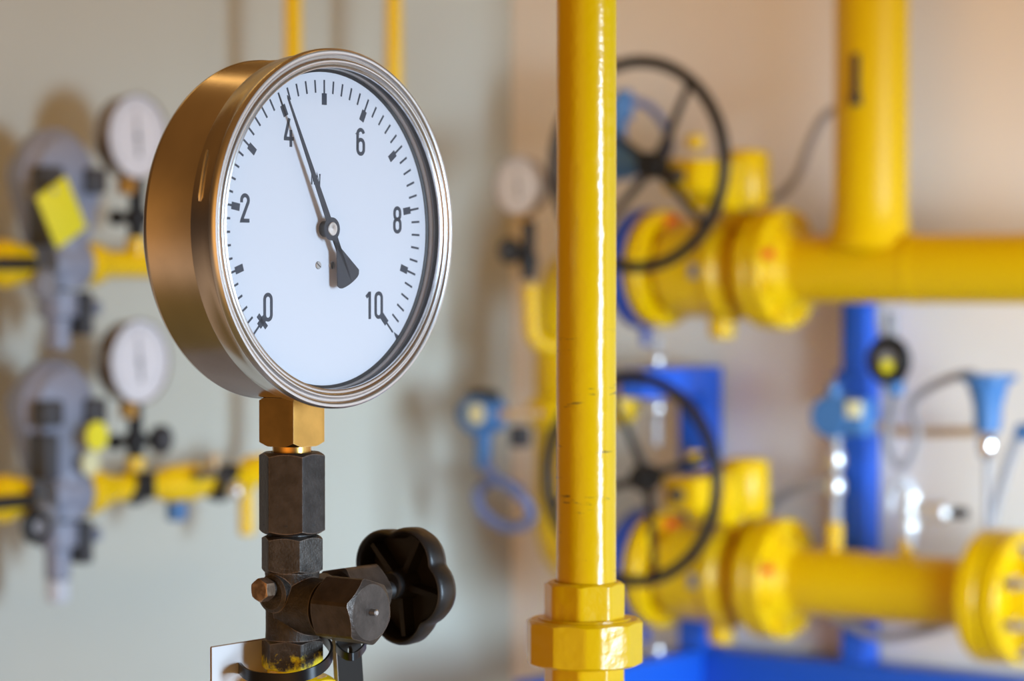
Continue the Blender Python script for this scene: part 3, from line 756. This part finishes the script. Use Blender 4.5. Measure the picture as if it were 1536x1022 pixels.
# handwheels
def handwheel(label, X, rot):
    w = thing('handwheel', label, 'handwheel', X)
    R, r = .1225, .0074
    pts = [(R * math.cos(2 * PI * k / 72), R * math.sin(2 * PI * k / 72), 0) for k in range(72)]
    b = MB(); b.tube(pts, r, 14, FRONT, closed=True); rim = b.build('rim', 'black', w)
    dish = .032
    for k in range(4):
        a = rot + k * PI / 2; c, s_ = math.cos(a), math.sin(a)
        b = MB(); b.tube([(.014 * c, .014 * s_, -dish), (.05 * c, .05 * s_, -dish * .72), (R * c, R * s_, 0)], [.0058, .0048, .0044], 12, FRONT); b.build('spoke', 'black', w)
    b = MB(); b.lathe([(0, -dish - .014), (.0155, -dish - .014), (.0165, -dish - .010), (.0165, -dish + .010), (.0145, -dish + .014), (0, -dish + .014)], FRONT, 36); b.build('hub', 'black', w)
    return w
DW = DR + .205
wa_c = rp(956, 247, DW); wb_c = rp(945.5, 719, DW)
wa = handwheel('upper black four spoke handwheel right of the thick vertical pipe', frame(wa_c, ARW), dg(52))
wb = handwheel('lower black four spoke handwheel right of the thick vertical pipe', frame(wb_c, ARW), dg(17))
# blue flanges left of each valve
def blue_flange(label, X):
    f = thing('blue_flange', label, 'flange', X)
    q = lambda px: sr(px) - S0
    a, c = q(957), q(979)
    b = MB(); b.lathe([(.036, a), (.0745, a), (.0770, a + .003), (.0770, c - .003), (.0745, c), (.036, c)], ALONGX, 72, closed=True); f1 = b.build('flange_disc', 'flangeblue', f)
    bolts(f1, 'screw', a - .0085, .062)
    b = MB(); b.cyl(.0065, -.098, -.070, T(((a + c) / 2, 0, 0)), 20); b.build('drain_boss', 'flangeblue', f)
    return f
ba = blue_flange('dark blue flange on the left end of the upper flanged valve', RF(S0, ZU))
bb = copy_tree(ba, RF(S0, ZL), 'dark blue flange on the left end of the lower flanged valve')
# chrome bleed tubes under the blue flanges
def bleed(label, top, ys, xpx, d):
    t = thing('bleed_tube', label, 'tube', T(rp(xpx, top, d)))
    z0 = rp(xpx, top, d)
    def zz_(py): return rp(xpx, py, d).z - z0.z
    b = MB(); b.cyl(.0055, zz_(ys[-1]), 0, None, 24); b.build('tube', 'greycable', t)
    for y in ys[:-1]:
        b = MB(); b.lathe([(.0115 * math.sin(PI * k / 14), -.0115 * math.cos(PI * k / 14)) for k in range(15)], T((0, 0, zz_(y))), 28); b.build('fitting', 'satin', t)
    return t
bleed('bright chrome bleed tube under the upper blue flange', 503, (541, 612, 668), 985, DR)
b2t = bleed('bright chrome bleed tube under the lower blue flange', 960, (975, 1000), 985, DR)

# upper header: horizontal pipe + flange + riser
SF = sr(1150)
hd = thing('gas_header', 'upper yellow header pipe with tall riser at upper right', 'pipe', RF(SF, ZU))
e = lambda px: sr(px) - SF
b = MB(); b.lathe([(0, e(1165)), (.0415, e(1165)), (.0415, e(1700)), (0, e(1700))], ALONGX, 64); b.build('pipe', YF, hd)
def hflange(parent, a, c):
    b = MB(); b.lathe([(0, a), (.0725, a), (.0750, a + .0025), (.0750, c - .0025), (.0725, c), (.058, c), (.050, c + .010), (.0425, c + .020), (0, c + .020)], ALONGX, 72); f = b.build('flange', YF, parent)
    bolts(f, YF, c - .001, .062)
    b = MB(); b.cyl(.006, c, c + .011, T((0, -.060, .018)) @ ALONGX, 14); b.build('red_bolt', 'red', f)
hflange(hd, e(1165), e(1184))
SV = e(1306)
b = MB(); b.lathe([(0, 0), (.054, .026), (.050, .040), (.0468, .052), (.0450, .066), (.0445, .085), (.0445, 1.55), (0, 1.55)], T((SV, 0, 0)), 72); b.build('riser', YF, hd)
b = MB(); b.tube([(SV + .0038, -.0440, .198), (SV + .0038, -.0440, .256)], [.0055, .0050], 12); b.tube([(SV + .0038, -.0440, .195), (SV + .0038, -.0440, .207)], .0075, 12); b.build('black_strip', 'black', hd)
b = MB(); b.lathe([(.0414, e(1372)), (.0424, e(1374)), (.0424, e(1380)), (.0414, e(1382))], ALONGX, 64, closed=True); b.build('weld_seam', YF, hd)
# lower header
ld = thing('gas_header', 'lower yellow header pipe with flanges at lower right', 'pipe', RF(SF, ZL))
b = MB(); b.lathe([(0, e(1165)), (.0415, e(1165)), (.0415, e(1500)), (0, e(1500))], ALONGX, 64); b.build('pipe', YF, ld)
hflange(ld, e(1165), e(1184))
b = MB(); b.lathe([(0, e(1478)), (.076, e(1478)), (.0785, e(1478) + .003), (.0785, e(1478) + .022), (.076, e(1478) + .025), (0, e(1478) + .025)], ALONGX, 72); ff = b.build('flange', YF, ld)
for nm, px in (('nozzle', 1253), ('nozzle', 1362)):
    b = MB(); b.cyl(.0105 if px == 1253 else .0095, .03, .075 if px == 1253 else .062, T((e(px), 0, 0)), 28, .002); b.build(nm, YF, ld)
# right-hand next valve beyond the last flange
rv = thing('blind_flange', 'yellow counter flange with chrome bolts at the lower right edge', 'flange', RF(SF, ZL))
fa = e(1478) + .029
b = MB(); b.lathe([(0, fa), (.076, fa), (.0785, fa + .003), (.0785, fa + .022), (.076, fa + .025), (.05, fa + .026), (.045, fa + .05), (0, fa + .05)], ALONGX, 72); fd = b.build('flange_disc', YF, rv)
for k in range(8):
    a = 2 * PI * (k + .5) / 8
    b = MB(); b.nut(6, .018, fa + .025, fa + .042, T((0, .062 * math.cos(a), .062 * math.sin(a))) @ ALONGX, per=3); b.cyl(.006, fa + .03, fa + .054, T((0, .062 * math.cos(a), .062 * math.sin(a))) @ ALONGX, 14); b.build('bolt', 'chrome', rv, 25)
# U bend behind the middle riser
SU = sr(851); S1 = sr(955)
def RW(s, z, d=DR): return CO + UR * s + NR * d + Vector((0, 0, z))
ub = thing('pipe_bend', 'fat yellow U shaped pipe half hidden behind the thick vertical pipe', 'pipe', T(RW(SU, ZL)))
b = MB(); b.tube(bend([RW(S1, ZU), RW(SU, ZU), RW(SU, ZL), RW(S1, ZL)], .098, 14), .0430, 48); b.build('pipe', YF, ub, inv=inv(ub))
b = MB(); br0 = rp(885, 605, DR + .0); br1 = rp(952, 612, DR)
b.tube([br0, br0.lerp(br1, .6), br0.lerp(br1, .85), br1], [.022, .028, .024, .012], 32); b.build('capped_branch', YF, ub, inv=inv(ub))
b = MB(); c0 = rp(828, 618, DR + .05); b.tube([c0 + NR * -.02, c0 + NR * .03], .020, 24); b.build('side_boss', YF, ub, inv=inv(ub))

# blue rack
RD = .035
rk = thing('pipe_rack', 'bright blue steel rack of posts and arms behind the flanged valves', 'rack', RF(sr(1050, RD), 0, RD))
s0 = sr(1050, RD)
def rbox(name, s_a, s_b, d_a, d_b, z_a, z_b):
    b = MB(); b.box(s_a - s0, s_b - s0, -(d_b - RD), -(d_a - RD), z_a, z_b, bev=.002); b.build(name, 'blue', rk)
zt_ = rp(1060, 551, .06).z
spost = sr(1056, .058)
rbox('post', spost - .040, spost, .012, .058, 0, zt_)
rbox('arm', spost - .040, spost + .001, .058, .195, zt_ - .036, zt_)
zr = rp(1080, 976, .058).z
rbox('arm', spost - .040, spost + .001, .058, .42, zr - .09, zr - .001)
rbox('rail', spost, spost + 1.9, .012, .058, zr - .12, zr)
sp2 = sr(1300, .05)
rbox('post', sp2 - .036, sp2, .012, .05, 0, ZU + .03)
rbox('bracket', sp2 - .042, sp2 + .006, .05, .056, rp(1285, 612, .05).z, rp(1285, 556, .05).z)

# ------------------------------------------------------------------ 8 instruments
def W(o): return inv(o)
# left transmitter on the U bend
tb = P(725, 622, 3.43)
tr1 = thing('pressure_transmitter', 'light blue transmitter with looped cable left of the thick vertical pipe', 'transmitter', frame(tb, ARW))
b = MB(); b.lathe([(0, -.024), (.022, -.024), (.025, -.020), (.025, .020), (.022, .024), (0, .024)], FRONT, 36); b.lathe([(0, -.026), (.018, -.026), (.021, -.022), (.021, .022), (.018, .026), (0, .026)], ALONGX, 36); b.build('housing', 'lightblue', tr1)
b = MB(); b.lathe([(0, .018), (.021, .018), (.021, .028), (.016, .032), (0, .033)], None, 32); b.build('top_cap', 'black', tr1)
b = MB(); b.cyl(.015, -.036, -.024, ALONGX, 28, .003); b.build('end_cap', 'darkgrey', tr1)
b = MB(); b.cyl(.014, .0245, .0262, T((.008, 0, .002)) @ FRONT, 28); b.build('dial_label', 'cream', tr1)
b = MB(); b.lathe([(0, -.010), (.012, -.012), (.010, -.050), (.011, -.052), (.011, -.070), (0, -.070)], None, 28); b.build('cable_gland', 'lightblue', tr1)
b = MB(); e_ = P(812, 620, 3.42); b.tube([tb + UR * .02, e_], .0065, 16); b.build('impulse_pipe', 'copper', tr1, inv=W(tr1))
b = MB(); m0 = P(780, 655, 3.43); b.box(-.012, .012, -.010, .010, -.014, .014, frame(m0, ARW), bev=.004); b.build('manifold_block', 'darkgrey', tr1, inv=W(tr1))
cb = thing('cable', 'blue grey cable looping below the light blue transmitter on the left', 'cable', T(P(727, 690, 3.43)))
cpts = [P(727, 682, 3.43), P(735, 708, 3.42), P(760, 728, 3.41), P(787, 750, 3.40), P(797, 772, 3.41), P(785, 788, 3.43), P(757, 790, 3.45), P(728, 772, 3.46), P(716, 745, 3.46), P(728, 727, 3.46), P(752, 722, 3.47), P(780, 735, 3.50)]
b = MB(); b.tube(curve(cpts, 8), .0068, 14); b.build('cable_jacket', 'cable', cb, inv=W(cb))
# centre gauge on yellow elbow
gp = P(776, 279, 3.40)
g3 = copy_tree(g1, frame(gp, ARW) @ Matrix.Scale(.80, 4), 'small grey white gauge left of the thick vertical pipe')
gv3 = gauge_valve('black gauge cock under the small grey white middle gauge', frame(P(793, 420, 3.40), ARW), bar=False)
b = MB(); b.cyl(.0055, -.026, 0, T((0, 0, .036)) @ ALONGX, 16); b.build('spindle', 'black', gv3)
for ch in [x for x in COL.objects if x.parent == gv3 and x.name.startswith('knob')]: ch.location = (-.052, .0, .014)
yb = thing('gas_pipe', 'small yellow bent pipe below the middle gauge cock', 'pipe', T(P(797, 430, 3.40)))
b = MB(); b.tube(bend([P(796, 428, 3.40), P(798, 516, 3.40), P(850, 524, 3.42)], .025), .0108, 22); b.build('pipe', YF, yb, inv=W(yb))
# second transmitter mostly hidden behind the riser, with its ring of cable
tr2 = thing('pressure_transmitter', 'blue transmitter with cable ring seen through the upper handwheel', 'transmitter', frame(P(925, 245, 3.50), ARW))
b = MB(); b.lathe([(0, -.03), (.022, -.03), (.024, 0), (.020, .026), (.010, .040), (0, .040)], ALONGX, 32); b.build('housing', 'lightblue', tr2)
b = MB(); b.cyl(.013, .02, .085, None, 24); b.build('neck', 'lightblue', tr2)
b = MB(); b.tube(curve([P(928, 165, 3.50), P(945, 153, 3.50), P(970, 158, 3.50), P(992, 180, 3.50), P(1004, 210, 3.50), P(1000, 232, 3.51), P(975, 248, 3.52)], 8), .0060, 14); b.build('cable_ring', 'cable', tr2, inv=W(tr2))
b = MB(); b.cyl(.012, -.02, .02, T(P(936, 158, 3.50)), 20, .003); b.build('cable_gland', 'lightblue', tr2, inv=W(tr2))
# transmitter on the lower header (left nozzle)
def rpp(px, py, d=DR): return rp(px, py, d)
tr3 = thing('pressure_transmitter', 'blue round transmitter on chrome stem in front of the right blue post', 'transmitter', frame(rpp(1266, 625), ARW))
b = MB(); b.lathe([(0, -.024), (.024, -.024), (.0265, -.020), (.0265, .012), (.024, .018), (0, .018)], T((-.012, 0, 0)) @ FRONT, 40); b.build('housing', 'lightblue', tr3)
b = MB(); b.box(.006, .036, -.016, .020, -.022, .022, bev=.006); b.build('terminal_box', 'lightblue', tr3)
b = MB(); b.box(.012, .034, -.018, -.015, .0, .020, bev=.001); b.build('label_plate', 'cream', tr3)
b = MB(); b.cyl(.0085, .020, .040, T((-.014, 0, 0)), 24, .002); b.build('top_plug', 'lightblue', tr3)
zt3 = lambda py: rpp(1253, py).z - rpp(1266, 625).z
b = MB(); b.cyl(.0062, zt3(792), zt3(645), T((-.011, 0, 0)), 24); cs_ = b.build('stem', 'greycable', tr3)
for y in (690, 730):
    b = MB(); b.lathe([(0, -.013), (.008, -.012), (.0105, -.006), (.0108, 0), (.0105, .006), (.008, .012), (0, .013)], T((-.011, 0, zt3(y))), 28); b.build('nut', 'satin', cs_)
# knob valve with dark ring
kv = thing('ring_knob_valve', 'small valve with black ring knob and yellow centre under the upper header', 'valve', frame(rpp(1333, 541), ARW))
b = MB(); b.lathe([(.015, -.007), (.0255, -.009), (.0305, 0), (.0255, .009), (.015, .007)], FRONT, 40, closed=True); b.build('ring_knob', 'black', kv)
b = MB(); b.lathe([(0, .004), (.013, .004), (.0145, -.004), (0, -.004)], FRONT, 28); b.build('knob_face', 'midgrey', kv)
b = MB(); b.cyl(.008, .004, .007, T((.001, 0, -.007)) @ FRONT, 20); b.build('yellow_centre', 'tag', kv)
b = MB(); b.lathe([(0, -.042), (.008, -.042), (.011, -.036), (.011, -.020), (0, -.020)], T((.006, .006, 0)), 24); b.build('blue_foot', 'lightblue', kv)
b = MB(); b.cyl(.0075, .018, .058, T((.0, .006, 0)), 20); b.build('stem', 'midgrey', kv)
# wall transmitter with funnel shape
tr4 = thing('pressure_transmitter', 'blue funnel shaped transmitter with chrome foot at right edge', 'transmitter', frame(rpp(1482, 600), ARW))
tz = lambda py: rpp(1482, py).z - rpp(1482, 600).z
b = MB(); b.lathe([(0, tz(562)), (.034, tz(562)), (.034, tz(570)), (.025, tz(575)), (.020, tz(595)), (.0165, tz(615)), (.0155, tz(648)), (0, tz(650))], None, 48); b.build('housing', 'lightblue', tr4)
b = MB(); b.lathe([(0, tz(650)), (.010, tz(652)), (.0125, tz(662)), (.0125, tz(676)), (.009, tz(688)), (0, tz(690))], None, 32); b.build('chrome_foot', 'chrome', tr4)
b = MB(); b.cyl(.0045, tz(860), tz(685), None, 16); b.build('impulse_pipe', 'greycable', tr4)
b = MB(); b.cyl(.010, .024, .046, T((.014, 0, tz(646))) @ ALONGX, 20, .002); b.build('cable_gland', 'lightblue', tr4)
# chrome manifold on the second nozzle
mf = thing('gauge_siphon', 'bright chrome siphon tube standing on the lower header', 'tube', frame(rpp(1362, 815), ARW))
b = MB(); b.tube(curve([rpp(1362, 822), rpp(1366, 790), rpp(1369, 760), rpp(1364, 735), rpp(1352, 722), rpp(1338, 740), rpp(1334, 765)], 8), [.0082] * 36 + [.006] * 13, 20); b.build('tube', 'pale', mf, inv=W(mf))
for y in (788, 765, 745):
    b = MB(); b.nut(6, .0195, -.005, .005, T(rpp(1366 + (790 - y) * .06, y)), per=4); b.build('hex_ring', 'satin_rough', mf, 25, inv=W(mf))
nv = thing('needle_valve', 'bright chrome needle valve with black tip right of the siphon tube', 'valve', frame(rpp(1405, 768), ARW))
b = MB(); b.lathe([(0, -.021), (.009, -.020), (.0135, -.014), (.0140, 0), (.0135, .014), (.009, .020), (0, .021)], ALONGX, 32); b.build('body', 'satin_rough', nv)
b = MB(); b.cyl(.0065, .018, .040, ALONGX, 20, .001); b.build('tip', 'black', nv)
b = MB(); b.cyl(.005, -.046, -.018, ALONGX, 16); b.build('stem', 'chrome', nv)
# cables on the right wall
def cable(label, pts, r=.0055, m='greycable', name='cable'):
    t = thing(name, label, 'cable', T(pts[0])); b = MB(); b.tube(curve(pts, 8), r, 12); b.build('cable_jacket', m, t, inv=W(t)); return t
cable('thin grey cable rising from the upper gear operator to the riser', [rp(1128, 300, .10), rp(1165, 296, .08), rp(1195, 265, .07), rp(1215, 215, .06), rp(1240, 172, .06), rp(1290, 150, .06)])
cable('thin grey cable arching from the lower gear operator to the right post', [rp(1118, 806, .07), rp(1140, 775, .07), rp(1180, 740, .08), rp(1225, 728, .08), rp(1262, 722, .08)], .0062)
cable('grey cable sagging along the wall beneath the lower header', [rp(1240, 920, .075), rp(1275, 938, .075), rp(1320, 956, .075), rp(1365, 952, .075), rp(1420, 935, .075), rp(1470, 905, .075)], .006)
cable('grey cable loop hanging beside the ring knob valve', [rp(1345, 585, .11), rp(1335, 625, .10), rp(1332, 665, .10), rp(1350, 700, .10), rp(1370, 680, .10), rp(1376, 645, .10), rp(1366, 610, .10), rp(1390, 585, .10), rp(1430, 566, .10), rp(1460, 560, .11)], .0055)
cable('straight grey cable slanting down from the transmitter at right edge', [rp(1530, 648, .10), rp(1508, 710, .09), rp(1488, 780, .08), rp(1468, 850, .08), rp(1455, 900, .08)], .0065)
cable('tan tube running level along the right wall behind the transmitters', [rp(1312, 640, .06), rp(1350, 648, .05), rp(1400, 649, .05), rp(1470, 647, .05)], .006, 'copper', 'impulse_tube')
cable('thin grey tube behind the black ring knob valve', [rp(1318, 455, .10), rp(1319, 490, .10), rp(1326, 520, .11)], .004, name='impulse_tube')

# ------------------------------------------------------------------ light
def area(name, loc, target, sx, sy, col, power):
    l = bpy.data.lights.new(name, 'AREA'); l.shape = 'RECTANGLE'; l.size = sx; l.size_y = sy; l.color = col; l.energy = power
    o = bpy.data.objects.new(name, l); COL.objects.link(o); o.location = loc
    d = Vector(target) - Vector(loc); o.rotation_euler = d.to_track_quat('-Z', 'Y').to_euler(); return o
area('window_daylight', (4.17, -1.56, 1.45), (-.2, 2.2, 1.45), 1.05, 1.9, (.57, .755, .96), 325)
wd = area('right_wall_fill', (1.80, 1.05, 1.0), (.85, 3.1, 1.08), 1.2, .8, (.80, .92, .96), 2.6)  # added fill lamp for the right wall, no window there
wd.data.spread = dg(46)
ld_ = area('pipe_gap_fill', (1.02, 1.60, 1.22), (.28, 3.5, 1.25), .6, .5, (.56, .80, 1.0), 1.9)  # added cool fill on the right wall between the headers
ld_.data.spread = dg(46)
area('ceiling_lamp', (.85, 2.3, 3.0), (.1, 3.4, 1.7), 1.2, .3, (1.0, .55, .16), 6)
area('ceiling_lamp', (-.75, 2.0, 2.95), (-.6, 3.2, 1.75), .9, .3, (1.0, .60, .20), 3.8)
w = bpy.data.worlds.new('room_ambient'); sc.world = w; w.use_nodes = True; nt = w.node_tree
bg = nt.nodes['Background']
tc = N(nt, 'ShaderNodeTexCoord'); sx = N(nt, 'ShaderNodeSeparateXYZ'); nt.links.new(tc.outputs['Generated'], sx.inputs[0])
mr = N(nt, 'ShaderNodeMapRange'); nt.links.new(sx.outputs['Z'], mr.inputs[0]); mr.inputs[1].default_value = -1; mr.inputs[2].default_value = 1
c = ramp(nt, mr.outputs[0], [(0.0, (.34, .24, .10)), (.17, (.34, .22, .07)), (.22, (.40, .26, .12)), (.31, (.95, .66, .44)), (.40, (.55, .37, .24)), (.47, (.20, .125, .08)), (.53, (.12, .075, .048)), (.65, (.28, .125, .035)), (1.0, (.48, .21, .05))])
# warm lobe added to the world light, behind and left of the camera
dp = N(nt, 'ShaderNodeVectorMath', operation='DOT_PRODUCT'); dp.inputs[1].default_value = (-.36, -.93, -.05)
nrm = N(nt, 'ShaderNodeVectorMath', operation='NORMALIZE'); nt.links.new(tc.outputs['Generated'], nrm.inputs[0]); nt.links.new(nrm.outputs[0], dp.inputs[0])
mx_ = N(nt, 'ShaderNodeMath', operation='MAXIMUM'); nt.links.new(dp.outputs['Value'], mx_.inputs[0]); mx_.inputs[1].default_value = 0
pw_ = N(nt, 'ShaderNodeMath', operation='POWER'); nt.links.new(mx_.outputs[0], pw_.inputs[0]); pw_.inputs[1].default_value = 8
sc1 = N(nt, 'ShaderNodeVectorMath', operation='SCALE'); sc1.inputs[0].default_value = (1.30, .60, .13); nt.links.new(pw_.outputs[0], sc1.inputs['Scale'])
sc0 = N(nt, 'ShaderNodeVectorMath', operation='SCALE'); nt.links.new(c, sc0.inputs[0]); sc0.inputs['Scale'].default_value = .45
ad_ = N(nt, 'ShaderNodeVectorMath', operation='ADD'); nt.links.new(sc0.outputs[0], ad_.inputs[0]); nt.links.new(sc1.outputs[0], ad_.inputs[1])
nt.links.new(ad_.outputs[0], bg.inputs[0]); bg.inputs[1].default_value = 1.0

vs = sc.view_settings
vs.view_transform = 'Standard'; vs.look = 'None'; vs.exposure = 0.0; vs.gamma = 1.0
vs.use_curve_mapping = False
